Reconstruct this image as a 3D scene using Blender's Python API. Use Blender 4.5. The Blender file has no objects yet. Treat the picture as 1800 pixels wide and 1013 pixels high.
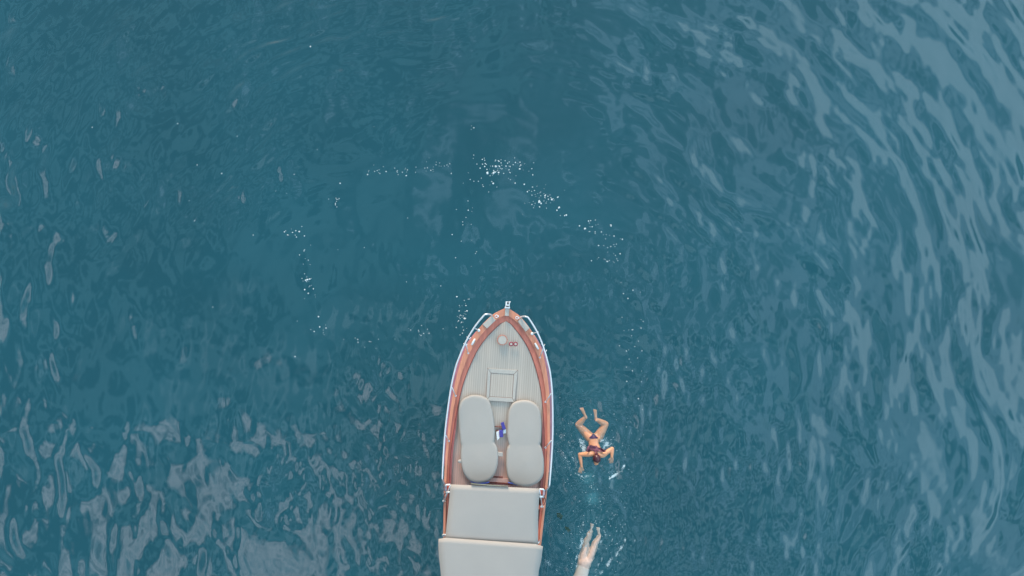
import bpy, bmesh, math, random
import numpy as np
from mathutils import Vector, Matrix, Quaternion
R = math.radians
sc = bpy.context.scene
COL = sc.collection

# ------------------------------------------------------------------ camera
CAMH, F = 15.0, 1200.0            # drone height (m) and focal length in photo pixels
cam = bpy.data.cameras.new('camera'); camo = bpy.data.objects.new('camera', cam)
COL.objects.link(camo); camo.location = (0, 0, CAMH); camo.rotation_euler = (0, 0, 0)
cam.sensor_width = 36; cam.lens = 36 * F / 1800; cam.clip_start = .1; cam.clip_end = 3000
sc.camera = camo
sc.view_settings.view_transform = 'Standard'; sc.view_settings.look = 'None'
sc.view_settings.exposure = 0.0; sc.view_settings.gamma = 1

# ------------------------------------------------------------------ world: sky with broken cloud
SUN_EL, SUN_AZ = R(17), R(-10)     # azimuth measured clockwise from +Y (picture up)
w = bpy.data.worlds.new('World'); sc.world = w; w.use_nodes = True
nt = w.node_tree; N = nt.nodes; L = nt.links; N.clear()
def nd(t, **k):
    n = N.new(t)
    for a, b in k.items(): setattr(n, a, b)
    return n
def mth(op, a, b=None, c=None, clamp=False):
    n = nd('ShaderNodeMath', operation=op, use_clamp=clamp)
    for i, v in enumerate((a, b, c)):
        if v is None: continue
        if isinstance(v, (int, float)): n.inputs[i].default_value = v
        else: L.new(v, n.inputs[i])
    return n.outputs[0]
def sstep(x, lo, hi):
    n = nd('ShaderNodeMapRange', interpolation_type='SMOOTHSTEP')
    L.new(x, n.inputs[0]); n.inputs[1].default_value = lo; n.inputs[2].default_value = hi
    return n.outputs[0]
sky = nd('ShaderNodeTexSky', sky_type='NISHITA'); sky.sun_disc = False
sky.sun_elevation = SUN_EL; sky.sun_rotation = SUN_AZ; sky.air_density = 1.0; sky.dust_density = 1.5
tc = nd('ShaderNodeTexCoord'); sp = nd('ShaderNodeSeparateXYZ'); L.new(tc.outputs['Generated'], sp.inputs[0])
dz = mth('MAXIMUM', sp.outputs[2], .12)
px = mth('DIVIDE', sp.outputs[0], dz); py = mth('DIVIDE', sp.outputs[1], dz)
cb = nd('ShaderNodeCombineXYZ'); L.new(px, cb.inputs[0]); L.new(py, cb.inputs[1])
def noise(scale, det, off):
    v = nd('ShaderNodeVectorMath', operation='ADD'); L.new(cb.outputs[0], v.inputs[0]); v.inputs[1].default_value = off
    n = nd('ShaderNodeTexNoise'); n.inputs['Scale'].default_value = scale; n.inputs['Detail'].default_value = det
    L.new(v.outputs[0], n.inputs['Vector']); return n.outputs['Fac']
n1 = noise(3.0, 3, (3.1, 1.7, 0)); n2 = noise(9.0, 3, (7.1, 4.7, 0))
wob = mth('ADD', mth('MULTIPLY', mth('SUBTRACT', n1, .5), .55), mth('MULTIPLY', mth('SUBTRACT', n2, .5), .22))
# bank of bright cloud high on the right
q = mth('ADD', mth('ADD', mth('MULTIPLY', px, .90), mth('MULTIPLY', py, .34)), wob)
lowsky = sstep(mth('SQRT', mth('ADD', mth('MULTIPLY', px, px), mth('MULTIPLY', py, py))), 2.0, 1.2)
bank = mth('MULTIPLY', sstep(q, .61, .74), lowsky)
n4 = noise(5.5, 3, (4.3, 2.2, 0)); patch = mth('MULTIPLY', sstep(mth('ADD', q, mth('MULTIPLY', mth('SUBTRACT', n4, .5), 2.2)), .22, .62), lowsky)
veil = mth('MULTIPLY', sstep(q, .0, .72), lowsky)
# bank on the lower left (away from the camera's zenith)
dx = mth('ADD', px, .36); dy = mth('ADD', py, .46)
rr = mth('SQRT', mth('ADD', mth('MULTIPLY', mth('MULTIPLY', dx, dx), 1.6), mth('MULTIPLY', mth('MULTIPLY', dy, dy), 2.0)))
blob = sstep(mth('ADD', rr, wob), .35, .23)
left = mth('MULTIPLY', sstep(mth('SUBTRACT', wob, mth('ADD', px, mth('MULTIPLY', py, .2))), 1.0, 1.08), mth('MULTIPLY', lowsky, sstep(py, .32, .08)))
low = mth('MAXIMUM', blob, mth('MULTIPLY', left, .8))
def mixc(fac, a, b):
    n = nd('ShaderNodeMix', data_type='RGBA')
    if isinstance(fac, float): n.inputs[0].default_value = fac
    else: L.new(fac, n.inputs[0])
    for i, v in ((6, a), (7, b)):
        if isinstance(v, tuple): n.inputs[i].default_value = v + (1,)
        else: L.new(v, n.inputs[i])
    return n.outputs[2]
sk = nd('ShaderNodeVectorMath', operation='SCALE'); L.new(sky.outputs[0], sk.inputs[0]); sk.inputs['Scale'].default_value = 1.0
BG = 0.1
n3 = noise(5.5, 3, (1.1, 9.7, 0))
tl = mth('MAXIMUM', sstep(mth('SUBTRACT', py, px), .16, .46), sstep(mth('MULTIPLY', py, -1.0), .03, .14))
hz = mth('ADD', mth('MULTIPLY', mth('MULTIPLY', sstep(n3, .49, .54), .8), tl), mth('MULTIPLY', mth('MULTIPLY', mth('ADD', sstep(n3, .15, .85), .7), .36), mth('SUBTRACT', 1.0, tl)))
c = mixc(mth('ADD', .05, mth('MULTIPLY', hz, .80)), sk.outputs[0], (4.6, 9.6, 12.0))      # thin high haze over the blue
near = mth('MULTIPLY', sstep(noise(8.5, 3, (2.2, 6.1, 0)), .50, .54), mth('MULTIPLY', sstep(mth('MULTIPLY', py, -1.0), .02, .14), sstep(mth('ABSOLUTE', mth('SUBTRACT', px, .1)), .62, .40)))
c = mixc(mth('MULTIPLY', near, .75), c, (9.5, 14.5, 17.5))
c = mixc(mth('MULTIPLY', veil, .75), c, (7.5, 12.5, 17.5))
c = mixc(mth('MULTIPLY', patch, .65), c, (11.5, 17.5, 23.5))
c = mixc(bank, c, (19.0, 26.5, 32.0))
c = mixc(mth('MULTIPLY', low, mth('ADD', .35, mth('MULTIPLY', sstep(noise(11.0, 3, (8.8, .7, 0)), .35, .62), .6))), c, (29.0, 29.0, 32.0))
bg = nd('ShaderNodeBackground'); L.new(c, bg.inputs[0]); bg.inputs[1].default_value = BG
ow = nd('ShaderNodeOutputWorld'); L.new(bg.outputs[0], ow.inputs[0])

# ------------------------------------------------------------------ sun (veiled)
sl = bpy.data.lights.new('sun', 'SUN'); sl.energy = 3.8; sl.angle = R(18); sl.color = (1, .84, .66)
so = bpy.data.objects.new('sun', sl); COL.objects.link(so)
sd = Vector((math.sin(SUN_AZ) * math.cos(SUN_EL), math.cos(SUN_AZ) * math.cos(SUN_EL), math.sin(SUN_EL)))
so.rotation_euler = (-sd).to_track_quat('-Z', 'Y').to_euler(); so.location = sd * 40

# ------------------------------------------------------------------ helpers
def at(x, y, z=0.0):
    """the point at height z that stands under photo position x, y"""
    k = (CAMH - z) / F
    return Vector(((x - 900) * k, (506.5 - y) * k, z))
def tag(o, label=None, cat=None, group=None, kind=None):
    if label: o['label'] = label
    if cat: o['category'] = cat
    if group: o['group'] = group
    if kind: o['kind'] = kind
    return o
def empty(name, loc):
    o = bpy.data.objects.new(name, None); COL.objects.link(o); o.location = loc; o.empty_display_size = .2
    return o
def wloc(p):
    v = Vector((0, 0, 0))
    while p: v += p.location; p = p.parent
    return v
def obj(name, bm, mat, parent=None, smooth=True, origin=None):
    """bm is in world coordinates"""
    me = bpy.data.meshes.new(name)
    off = wloc(parent) if parent else (Vector(origin) if origin is not None else Vector((0, 0, 0)))
    bmesh.ops.translate(bm, verts=bm.verts, vec=-off)
    bmesh.ops.recalc_face_normals(bm, faces=bm.faces)
    bm.to_mesh(me); bm.free()
    if smooth: me.polygons.foreach_set('use_smooth', [True] * len(me.polygons))
    o = bpy.data.objects.new(name, me); COL.objects.link(o)
    if mat: me.materials.append(mat)
    if parent: o.parent = parent
    elif origin is not None: o.location = origin
    return o
def loft(bm, rings, cap=True, closed=True):
    """rings: lists of points, all the same length"""
    vs = [[bm.verts.new(p) for p in r] for r in rings]
    n = len(vs[0])
    for a, b in zip(vs[:-1], vs[1:]):
        for i in range(n if closed else n - 1):
            j = (i + 1) % n
            bm.faces.new((a[i], a[j], b[j], b[i]))
    if cap:
        bm.faces.new(vs[0]); bm.faces.new(vs[-1][::-1])
    return vs
def ctr(pts, n=6):
    """Catmull-Rom through points (tuples of any length)"""
    P = [np.array(p, float) for p in pts]; P = [2 * P[0] - P[1]] + P + [2 * P[-1] - P[-2]]; out = []
    for i in range(1, len(P) - 2):
        a, b, c_, d = P[i-1:i+3]
        for k in range(n):
            t = k / n
            out.append(.5 * ((2*b) + (c_-a)*t + (2*a-5*b+4*c_-d)*t*t + (-a+3*b-3*c_+d)*t**3))
    out.append(P[-2]); return out
def tube(bm, pts, rad, seg=8, up=Vector((0, 0, 1)), ry=None):
    """tube along points; rad number or list; ry = second radius (list) across"""
    pts = [Vector(p) for p in pts]; n = len(pts)
    rad = [rad] * n if isinstance(rad, (int, float)) else rad
    ry = rad if ry is None else ([ry] * n if isinstance(ry, (int, float)) else ry)
    rings = []
    for i, p in enumerate(pts):
        t = (pts[min(i+1, n-1)] - pts[max(i-1, 0)]).normalized()
        s = t.cross(up)
        if s.length < 1e-3: s = t.cross(Vector((1, 0, 0)))
        s.normalize(); u = s.cross(t).normalized()
        rings.append([p + s * (math.cos(a) * rad[i]) + u * (math.sin(a) * ry[i]) for a in [2*math.pi*k/seg for k in range(seg)]])
    loft(bm, rings)
def capsule(bm, a, b, ra, rb, seg=12, up=Vector((0, 0, 1)), flat=1.0):
    """tapered limb with round ends"""
    a = Vector(a); b = Vector(b); d = (b - a).normalized(); pts = []; rs = []
    for k in (0.06, .3, .6, .85): pts.append(a - d * ra * math.cos(k * math.pi / 2)); rs.append(ra * math.sin(k * math.pi / 2))
    for k in range(5): pts.append(a.lerp(b, k / 4)); rs.append(ra + (rb - ra) * k / 4)
    for k in (.85, .6, .3, .06): pts.append(b + d * rb * math.cos(k * math.pi / 2)); rs.append(rb * math.sin(k * math.pi / 2))
    tube(bm, pts, rs, seg, up, [r * flat for r in rs])
def ball(bm, c, r, sub=2, scale=(1, 1, 1), rot=None):
    m = Matrix.Translation(c)
    if rot: m = m @ rot.to_matrix().to_4x4()
    m = m @ Matrix.Diagonal((r * scale[0], r * scale[1], r * scale[2], 1))
    bmesh.ops.create_icosphere(bm, subdivisions=sub, radius=1, matrix=m)
def prism(bm, outline, z0, z1):
    """outline: world xy points"""
    loft(bm, [[Vector((p[0], p[1], z0)) for p in outline], [Vector((p[0], p[1], z1)) for p in outline]])
def bev(o, wd=.006, seg=2):
    m = o.modifiers.new('bevel', 'BEVEL'); m.width = wd; m.segments = seg; m.limit_method = 'ANGLE'; m.angle_limit = R(40)
    return o

# ------------------------------------------------------------------ materials
def mat(name, col, rough=.6, metal=0.0, var=0.0, vscale=8.0, bump=0.0, bscale=40.0, spec=.5, stretch=None):
    m = bpy.data.materials.new(name); m.use_nodes = True; t = m.node_tree
    b = t.nodes['Principled BSDF']; b.inputs['Base Color'].default_value = (*col, 1)
    b.inputs['Roughness'].default_value = rough; b.inputs['Metallic'].default_value = metal
    b.inputs['Specular IOR Level'].default_value = spec
    co = t.nodes.new('ShaderNodeTexCoord'); mp = t.nodes.new('ShaderNodeMapping')
    t.links.new(co.outputs['Object'], mp.inputs[0])
    if stretch: mp.inputs['Scale'].default_value = stretch
    if var:
        n = t.nodes.new('ShaderNodeTexNoise'); n.inputs['Scale'].default_value = vscale; n.inputs['Detail'].default_value = 5
        t.links.new(mp.outputs[0], n.inputs['Vector'])
        x = t.nodes.new('ShaderNodeMix'); x.data_type = 'RGBA'
        x.inputs[6].default_value = (*[v * (1 - var) for v in col], 1); x.inputs[7].default_value = (*[min(1, v * (1 + var)) for v in col], 1)
        r = t.nodes.new('ShaderNodeMapRange'); r.inputs[1].default_value = .3; r.inputs[2].default_value = .7
        t.links.new(n.outputs['Fac'], r.inputs[0]); t.links.new(r.outputs[0], x.inputs[0])
        t.links.new(x.outputs[2], b.inputs['Base Color'])
    if bump:
        n = t.nodes.new('ShaderNodeTexNoise'); n.inputs['Scale'].default_value = bscale; n.inputs['Detail'].default_value = 3
        t.links.new(mp.outputs[0], n.inputs['Vector'])
        bp = t.nodes.new('ShaderNodeBump'); bp.inputs['Distance'].default_value = bump; bp.inputs['Strength'].default_value = 1
        t.links.new(n.outputs['Fac'], bp.inputs['Height']); t.links.new(bp.outputs[0], b.inputs['Normal'])
    return m
BA = R(3.6)                      # heading of the boat, from picture-up
def plank_mat(name, col, seam, col2, pitch=.045, seam_w=.14, along=0):
    """planks that run along the boat, with dark caulking; col2 is the redder tone aft"""
    m = bpy.data.materials.new(name); m.use_nodes = True; t = m.node_tree; b = t.nodes['Principled BSDF']
    b.inputs['Roughness'].default_value = .75
    new = t.nodes.new; ln = t.links.new
    co = new('ShaderNodeTexCoord'); mp = new('ShaderNodeMapping'); mp.inputs['Rotation'].default_value = (0, 0, BA + along)
    ln(co.outputs['Object'], mp.inputs[0])
    s = new('ShaderNodeSeparateXYZ'); ln(mp.outputs[0], s.inputs[0])
    def M(op, a, b_=None):
        n = new('ShaderNodeMath'); n.operation = op
        for i, v in enumerate((a, b_)):
            if v is None: continue
            if isinstance(v, (int, float)): n.inputs[i].default_value = v
            else: ln(v, n.inputs[i])
        return n.outputs[0]
    q_ = M('DIVIDE', s.outputs[0], pitch); fr = M('FRACT', M('ADD', q_, 100)); fl = M('FLOOR', M('ADD', q_, 100))
    wn = new('ShaderNodeTexWhiteNoise'); wn.noise_dimensions = '1D'; ln(fl, wn.inputs['W'])
    line = M('LESS_THAN', fr, seam_w)
    n = new('ShaderNodeTexNoise'); n.inputs['Scale'].default_value = 6; n.inputs['Detail'].default_value = 6
    mp2 = new('ShaderNodeMapping'); mp2.inputs['Scale'].default_value = (5, .6, 1); ln(mp.outputs[0], mp2.inputs[0]); ln(mp2.outputs[0], n.inputs['Vector'])
    big = new('ShaderNodeTexNoise'); big.inputs['Scale'].default_value = 1.4; big.inputs['Detail'].default_value = 3; ln(mp.outputs[0], big.inputs['Vector'])
    aft = new('ShaderNodeMapRange'); aft.interpolation_type = 'SMOOTHSTEP'
    ln(M('ADD', s.outputs[1], M('MULTIPLY', M('SUBTRACT', big.outputs['Fac'], .5), 1.2)), aft.inputs[0])
    aft.inputs[1].default_value = 1.55; aft.inputs[2].default_value = .35
    x = new('ShaderNodeMix'); x.data_type = 'RGBA'; ln(aft.outputs[0], x.inputs[0])
    x.inputs[6].default_value = (*col, 1); x.inputs[7].default_value = (*col2, 1)
    h = new('ShaderNodeHueSaturation'); ln(x.outputs[2], h.inputs['Color'])
    v = M('ADD', .90, M('ADD', M('MULTIPLY', wn.outputs[0], .10), M('MULTIPLY', n.outputs['Fac'], .12))); ln(v, h.inputs['Value'])
    y = new('ShaderNodeMix'); y.data_type = 'RGBA'; ln(line, y.inputs[0]); ln(h.outputs[0], y.inputs[6]); y.inputs[7].default_value = (*seam, 1)
    ln(y.outputs[2], b.inputs['Base Color'])
    return m
M_deck = plank_mat('deck_planks', (.52, .44, .372), (.38, .28, .23), (.55, .33, .275))
M_wood = mat('varnished_wood', (.66, .20, .135), .35, var=.18, vscale=3.5, stretch=(6, .8, 1), bump=.0008, bscale=12)
M_cap = mat('cap_rail_wood', (.70, .27, .165), .3, var=.16, vscale=5, stretch=(5, .7, 1))
M_dark = mat('wood_dark_line', (.22, .05, .04), .5)  # dark red-brown for seams and gaps
M_strake = mat('mauve_strake', (.42, .17, .22), .4, var=.15, vscale=6)
M_hull = mat('hull_paint', (.10, .045, .035), .35, var=.06)
M_fab = mat('canvas_cover', (.42, .37, .335), .85, var=.02, vscale=2, bump=.002, bscale=6)
M_cush = mat('cushion_vinyl', (.435, .385, .345), .7, var=.02, vscale=3, bump=.002, bscale=9)
M_steel = mat('bright_steel', (.80, .78, .80), .28, .35)
M_white = mat('white_enamel', (.80, .80, .80), .35)
M_grey = mat('pale_grey_pad', (.49, .44, .39), .8, var=.05, vscale=30)
M_blk = mat('black_rubber', (.03, .02, .03), .6)
M_red = mat('red_brown_ring', (.35, .04, .07), .5)
M_blue = mat('blue_cloth', (.065, .055, .30), .8, var=.12, vscale=40)
M_strap = mat('blue_strap', (.08, .14, .50), .6)
M_inner = mat('cockpit_paint', (.5, .48, .44), .7, var=.1)
M_bub = mat('bubble_white', (.66, .72, .74), .35)
M_green = mat('dark_green', (.015, .045, .012), .6, var=.4, vscale=20)
M_skin = mat('skin_tan', (.80, .34, .18), .32, var=.10, vscale=14, bump=.0008, bscale=30)
M_skin2 = mat('skin_fair', (.72, .48, .38), .35, var=.10, vscale=14)
M_bik = mat('dark_plum_swimwear', (.075, .028, .085), .5, var=.3, vscale=60)
M_top = mat('maroon_swim_top', (.20, .055, .085), .5, var=.4, vscale=60)
M_hair = mat('dark_auburn_hair', (.075, .02, .03), .35, var=.3, vscale=60, stretch=(1, 1, 6))
M_torso = mat('pale_torso', (.50, .44, .39), .6, var=.05)
M_eye = mat('eye_dark', (.02, .015, .01), .2)
M_lip = mat('lip_pink', (.45, .15, .13), .4)

# ------------------------------------------------------------------ water
rng = np.random.default_rng(11)
def field(n, tile, lx, ly, bw=.45, seed=0):
    """periodic band-passed noise, unit rms; lx, ly are wavelengths (m) along its two axes"""
    g = np.random.default_rng(seed); wn_ = g.standard_normal((n, n))
    k = np.fft.fftfreq(n, tile / n); KX, KY = np.meshgrid(k, k)
    q_ = np.sqrt((KX * lx) ** 2 + (KY * ly) ** 2)
    S = np.exp(-((np.log(np.maximum(q_, 1e-6))) / bw) ** 2)
    f = np.real(np.fft.ifft2(np.fft.fft2(wn_) * S)); return f / f.std()
def samp(f, tile, x, y):
    n = f.shape[0]; u = (x / tile * n) % n; v = (y / tile * n) % n
    i = np.floor(u).astype(int); j = np.floor(v).astype(int); a = u - i; b = v - j
    a = a*a*(3-2*a) * .0 + a; i1 = (i + 1) % n; j1 = (j + 1) % n; i %= n; j %= n
    return (f[j, i]*(1-a) + f[j, i1]*a)*(1-b) + (f[j1, i]*(1-a) + f[j1, i1]*a)*b
def grow(s, step, end):
    out = []; x = s
    while x < end: step *= 1.16; x += step; out.append(x)
    return np.array(out)
DX = .024
fx = np.arange(-13.2, 13.2, DX); fy = np.arange(-8.6, 8.4, DX)
gx = grow(13.2, DX, 900); xs = np.concatenate([-gx[::-1], fx, gx]); ys = np.concatenate([-(grow(8.6, DX, 900))[::-1], fy, grow(8.4, DX, 900)])
X, Y = np.meshgrid(xs, ys); PX = X * 80 + 900; PY = 506.5 - Y * 80          # photo position at water level
def sst(x, lo, hi):
    t = np.clip((x - lo) / (hi - lo), 0, 1); return t * t * (3 - 2 * t)
def blobw(cx, cy, rx, ry, p=2): return np.exp(-(((PX - cx) / rx) ** 2 + ((PY - cy) / ry) ** 2) ** (p / 2))
def seg_d(pts):
    """distance in photo px to a polyline"""
    d = np.full(PX.shape, 1e9)
    for (x0, y0), (x1, y1) in zip(pts[:-1], pts[1:]):
        vx, vy = x1 - x0, y1 - y0; t = np.clip(((PX - x0) * vx + (PY - y0) * vy) / (vx*vx + vy*vy), 0, 1)
        d = np.minimum(d, np.hypot(PX - x0 - t*vx, PY - y0 - t*vy))
    return d
# polar frame of the ring-like swell spreading from the boat
cx, cy = (860 - 900) / 80, (506.5 - 760) / 80
warp = field(512, 26, 5.0, 5.0, .5, 3)
WX = X + .15 * samp(warp, 26, X, Y); WY = Y + .15 * samp(warp, 26, X + 7, Y + 3)
rad = np.hypot(WX - cx, WY - cy); th = np.arctan2(WY - cy, WX - cx)
f_sw = field(1024, 26, 1.7, .80, .75, 5); f_sw2 = field(1024, 26, 1.0, .38, .75, 6); f_sw0 = field(1024, 26, 2.3, 1.5, .6, 15)
f_iso = field(1024, 26, .95, 1.45, .6, 7); f_chop = field(1024, 18, .30, .52, .52, 8); f_med = field(1024, 18, .58, .95, .55, 9)
f_big = field(512, 26, 2.4, 2.4, .5, 10); f_mod = field(512, 26, 3.0, 3.0, .6, 12); f_fine = field(1024, 12, .11, .17, .4, 13)
rr_ = 8.0
arcs = np.exp(-((np.hypot(PX - 820, PY - 470) - 440) / 150) ** 2) * sst(900 - PX, 0, 150) * sst(430 - PY, 0, 150)
S0_ = samp(f_sw0, 26, th * rr_ + 2, rad); S1 = samp(f_sw, 26, th * rr_, rad); S2 = samp(f_sw2, 26, th * rr_ + 5, rad)
r0 = np.hypot(PX - 790, PY - 440)
calm = 1 - sst(r0, 260, 460)                                  # smooth patch pressed flat under the drone
right = sst(PX + .35 * (506 - PY), 950, 1450)
topl = sst(700 - PX + .6 * (300 - PY), -100, 350) * sst(560 - PY, 0, 250)
lowl = blobw(380, 960, 330, 240)
leftw = sst(330 - PX, 0, 250) * sst(PY, 150, 400)
chopw = np.clip(.8 * blobw(1090, 740, 220, 240) + 1.2 * blobw(690, 800, 110, 200) + .55 * blobw(880, 500, 230, 80) + blobw(1330, 900, 260, 220) * .38 + blobw(560, 880, 170, 130) * .5, 0, 1.3)
modl = np.clip(.75 + .35 * samp(f_mod, 26, X, Y), .2, 1.5)
def amp(slope, lam): return slope * lam / 6.283
H = np.zeros_like(X)
H += S0_ * amp(.050, 1.7) * (right + .3 * leftw)
H += S1 * amp(.055, .66) * (1.1 * sst(PX + .35 * (506 - PY), 850, 1300) * (1 - .25 * blobw(1330, 860, 300, 220)) + .28 * (1 - right) * (1 - .8 * calm) + .60 * topl + .9 * arcs)
H += S2 * amp(.036, .34) * modl * (right + .25 * (1 - right) * (1 - calm) + .9 * topl + 1.8 * arcs)
H += samp(f_iso, 26, X, Y) * amp(.075, 1.1) * modl * (1.15 * lowl + .60 * leftw + 1.0 * topl + .15 + .25 * right)
H += samp(f_med, 18, X, Y) * amp(.062, .65) * modl * (.25 * lowl + .30 * right + .75 * chopw + .9 * blobw(700, 790, 110, 240) + .40 + .1 * leftw + .45 * topl - .30 * calm)
H += samp(f_chop, 18, X, Y) * amp(.088, .33) * np.clip(modl, .5, 1.5) * (1.1 * chopw + .16 * (1 - calm) + .07 + .02 * lowl - .05 * calm)
H += samp(f_fine, 12, X, Y) * amp(.016, .13) * (.06 + .6 * chopw * (1 - .7 * lowl))
H += samp(f_big, 26, X, Y) * amp(.022, 2.4)
# rings thrown by the swimmers' strokes
for (qx, qy, r1, lam, a_) in ((1052, 790, 70, 20, .11), (1045, 950, 80, 22, .09), (1048, 800, 36, 13, .08)):
    d = np.hypot(PX - qx, (PY - qy)) + 6 * samp(f_mod, 26, X * 3, Y * 3)
    H += amp(a_, lam / 80) * np.sin(d / lam * 6.283) * np.exp(-((d - r1) / (lam * 1.5)) ** 2)
far = sst(np.maximum(np.abs(X) / 13.2, np.abs(Y) / 8.6), 1.0, 1.6); H *= (1 - far)
HW = H
def wz(x, y):
    i = min(max(int(np.searchsorted(xs, x)), 0), len(xs) - 1); j = min(max(int(np.searchsorted(ys, y)), 0), len(ys) - 1)
    return float(HW[j, i])
# foam (white froth) and aerated, milky water
bn = samp(f_chop, 18, X * 2.0 + 3, Y * 2.0)
def ft(pts, wd, a_): return a_ * np.exp(-(seg_d(pts) / wd) ** 2)
foam = np.zeros_like(X)
for pts, wd, a_ in (
    ([(1022, 772), (1024, 783), (1028, 792)], 5.5, .95), ([(1060, 776), (1068, 783), (1066, 791)], 8, .80), ([(1070, 783), (1076, 782)], 4, .8),
    ([(1072, 842), (1084, 834), (1092, 827), (1097, 819)], 2.6, 1.15), ([(1012, 832), (1024, 838), (1034, 836)], 4, .6),
    ([(1050, 1012), (1062, 1000), (1074, 985), (1090, 968), (1098, 950)], 5, .58), ([(1010, 1000), (1020, 965), (1026, 945)], 5, .65),
    ([(1000, 780), (1008, 810), (1022, 832)], 5, .45), ([(1096, 812), (1102, 790)], 5, .35), ([(985, 792), (992, 800), (1000, 822)], 5, .5),
    ([(974, 745), (986, 765), (990, 790)], 5, .35), ([(1020, 925), (1042, 917), (1062, 925), (1066, 945)], 9, .4),
    ([(1036, 850), (1040, 880)], 14, .38), ([(960, 985), (985, 1010)], 6, .5), ([(1045, 1008), (1062, 975), (1056, 950)], 4, .5),
    ([(1026, 975), (1034, 940), (1042, 925)], 4, .62), ([(1040, 975), (1050, 950)], 3, .55), ([(1014, 745), (1016, 770)], 7, .35), ([(1030, 742), (1040, 752)], 9, .3)):
    foam = np.maximum(foam, ft(pts, wd, a_))
foam *= np.clip(.85 + .25 * bn, .3, 1.4)
milk = np.zeros_like(X)
for pts, wd, a_ in (([(1040, 700), (1048, 830)], 52, .45), ([(1034, 846), (1040, 872)], 19, 1.05), ([(1040, 900), (1045, 1010)], 55, .40),
                    ([(985, 780), (1010, 840), (990, 960)], 26, .25), ([(880, 300), (960, 350), (1080, 420)], 60, .10), ([(520, 430), (560, 600)], 60, .06)):
    milk = np.maximum(milk, ft(pts, wd, a_))
milk *= np.clip(.9 + .2 * samp(f_mod, 26, X * 3, Y * 3), .3, 1.3)
ny, nx = X.shape
verts = np.stack([X, Y, H], -1).reshape(-1, 3).astype(np.float32)
idx = np.arange(nx * ny).reshape(ny, nx)
quads = np.stack([idx[:-1, :-1], idx[:-1, 1:], idx[1:, 1:], idx[1:, :-1]], -1).reshape(-1, 4)
me = bpy.data.meshes.new('sea_water')
me.vertices.add(len(verts)); me.vertices.foreach_set('co', verts.ravel())
me.loops.add(quads.size); me.loops.foreach_set('vertex_index', quads.ravel().astype(np.int32))
me.polygons.add(len(quads)); me.polygons.foreach_set('loop_start', np.arange(0, quads.size, 4, dtype=np.int32))
me.polygons.foreach_set('use_smooth', np.ones(len(quads), bool)); me.update(calc_edges=True)
for nm, arr in (('foam', foam), ('milk', milk)):
    a = me.attributes.new(nm, 'FLOAT', 'POINT'); a.data.foreach_set('value', arr.ravel().astype(np.float32))
water = bpy.data.objects.new('sea_water', me); COL.objects.link(water); tag(water, kind='structure')

m = bpy.data.materials.new('sea_water'); m.use_nodes = True; nt = m.node_tree; N = nt.nodes; L = nt.links; N.clear()
def val(n, i, v):
    if isinstance(v, (int, float)): n.inputs[i].default_value = v
    elif isinstance(v, tuple): n.inputs[i].default_value = v if len(v) == len(n.inputs[i].default_value) else v + (1,)
    else: L.new(v, n.inputs[i])
tc = nd('ShaderNodeTexCoord')
def tnoise(scale, det=3, sc_=(1, 1, 1), rough=.5):
    mp = nd('ShaderNodeMapping'); mp.inputs['Scale'].default_value = sc_; L.new(tc.outputs['Object'], mp.inputs[0])
    n = nd('ShaderNodeTexNoise'); n.inputs['Scale'].default_value = scale; n.inputs['Detail'].default_value = det; n.inputs['Roughness'].default_value = rough
    L.new(mp.outputs[0], n.inputs['Vector']); return n.outputs['Fac']
af = nd('ShaderNodeAttribute', attribute_name='foam'); am = nd('ShaderNodeAttribute', attribute_name='milk')
fr1 = tnoise(42, 5, rough=.65); fr2 = tnoise(9, 3)
foamf = mth('MULTIPLY', sstep(mth('ADD', mth('MULTIPLY', af.outputs['Fac'], .52), mth('ADD', mth('MULTIPLY', fr1, .9), mth('MULTIPLY', fr2, .35))), .86, 1.08), sstep(af.outputs['Fac'], .03, .3))
milkf = mth('MULTIPLY', am.outputs['Fac'], mth('ADD', .6, mth('MULTIPLY', tnoise(5, 4), .8)))
bp = nd('ShaderNodeBump'); bp.inputs['Strength'].default_value = 1; bp.inputs['Distance'].default_value = .0006
L.new(tnoise(9, 4, (1.5, 1, 1)), bp.inputs['Height'])
var = tnoise(.35, 3)
body = mixc(var, (.003, .085, .118), (.006, .11, .150))
body = mixc(mth('MULTIPLY', milkf, 1.0, clamp=True), body, (.10, .34, .38))
dif = nd('ShaderNodeBsdfDiffuse'); L.new(body, dif.inputs[0]); L.new(bp.outputs[0], dif.inputs['Normal'])
tr = nd('ShaderNodeBsdfTransparent'); tr.inputs[0].default_value = (.94, .99, .99, 1)
m1 = nd('ShaderNodeMixShader'); L.new(mth('ADD', .10, mth('MULTIPLY', milkf, .22), clamp=True), m1.inputs[0]); L.new(tr.outputs[0], m1.inputs[1]); L.new(dif.outputs[0], m1.inputs[2])
gl = nd('ShaderNodeBsdfGlossy'); gl.inputs['Roughness'].default_value = .05; L.new(bp.outputs[0], gl.inputs['Normal'])
fre = nd('ShaderNodeFresnel'); fre.inputs[0].default_value = 1.6; L.new(bp.outputs[0], fre.inputs['Normal'])
m2 = nd('ShaderNodeMixShader'); geo = nd('ShaderNodeNewGeometry'); L.new(mth('MULTIPLY', fre.outputs[0], mth('SUBTRACT', 1.0, geo.outputs['Backfacing'])), m2.inputs[0]); L.new(m1.outputs[0], m2.inputs[1]); L.new(gl.outputs[0], m2.inputs[2])
fd = nd('ShaderNodeBsdfDiffuse'); fd.inputs[0].default_value = (.62, .72, .74, 1)
m3 = nd('ShaderNodeMixShader'); L.new(mth('MULTIPLY', foamf, .85), m3.inputs[0]); L.new(m2.outputs[0], m3.inputs[1]); L.new(fd.outputs[0], m3.inputs[2])
out = nd('ShaderNodeOutputMaterial'); L.new(m3.outputs[0], out.inputs[0])
me.materials.append(m)

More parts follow.
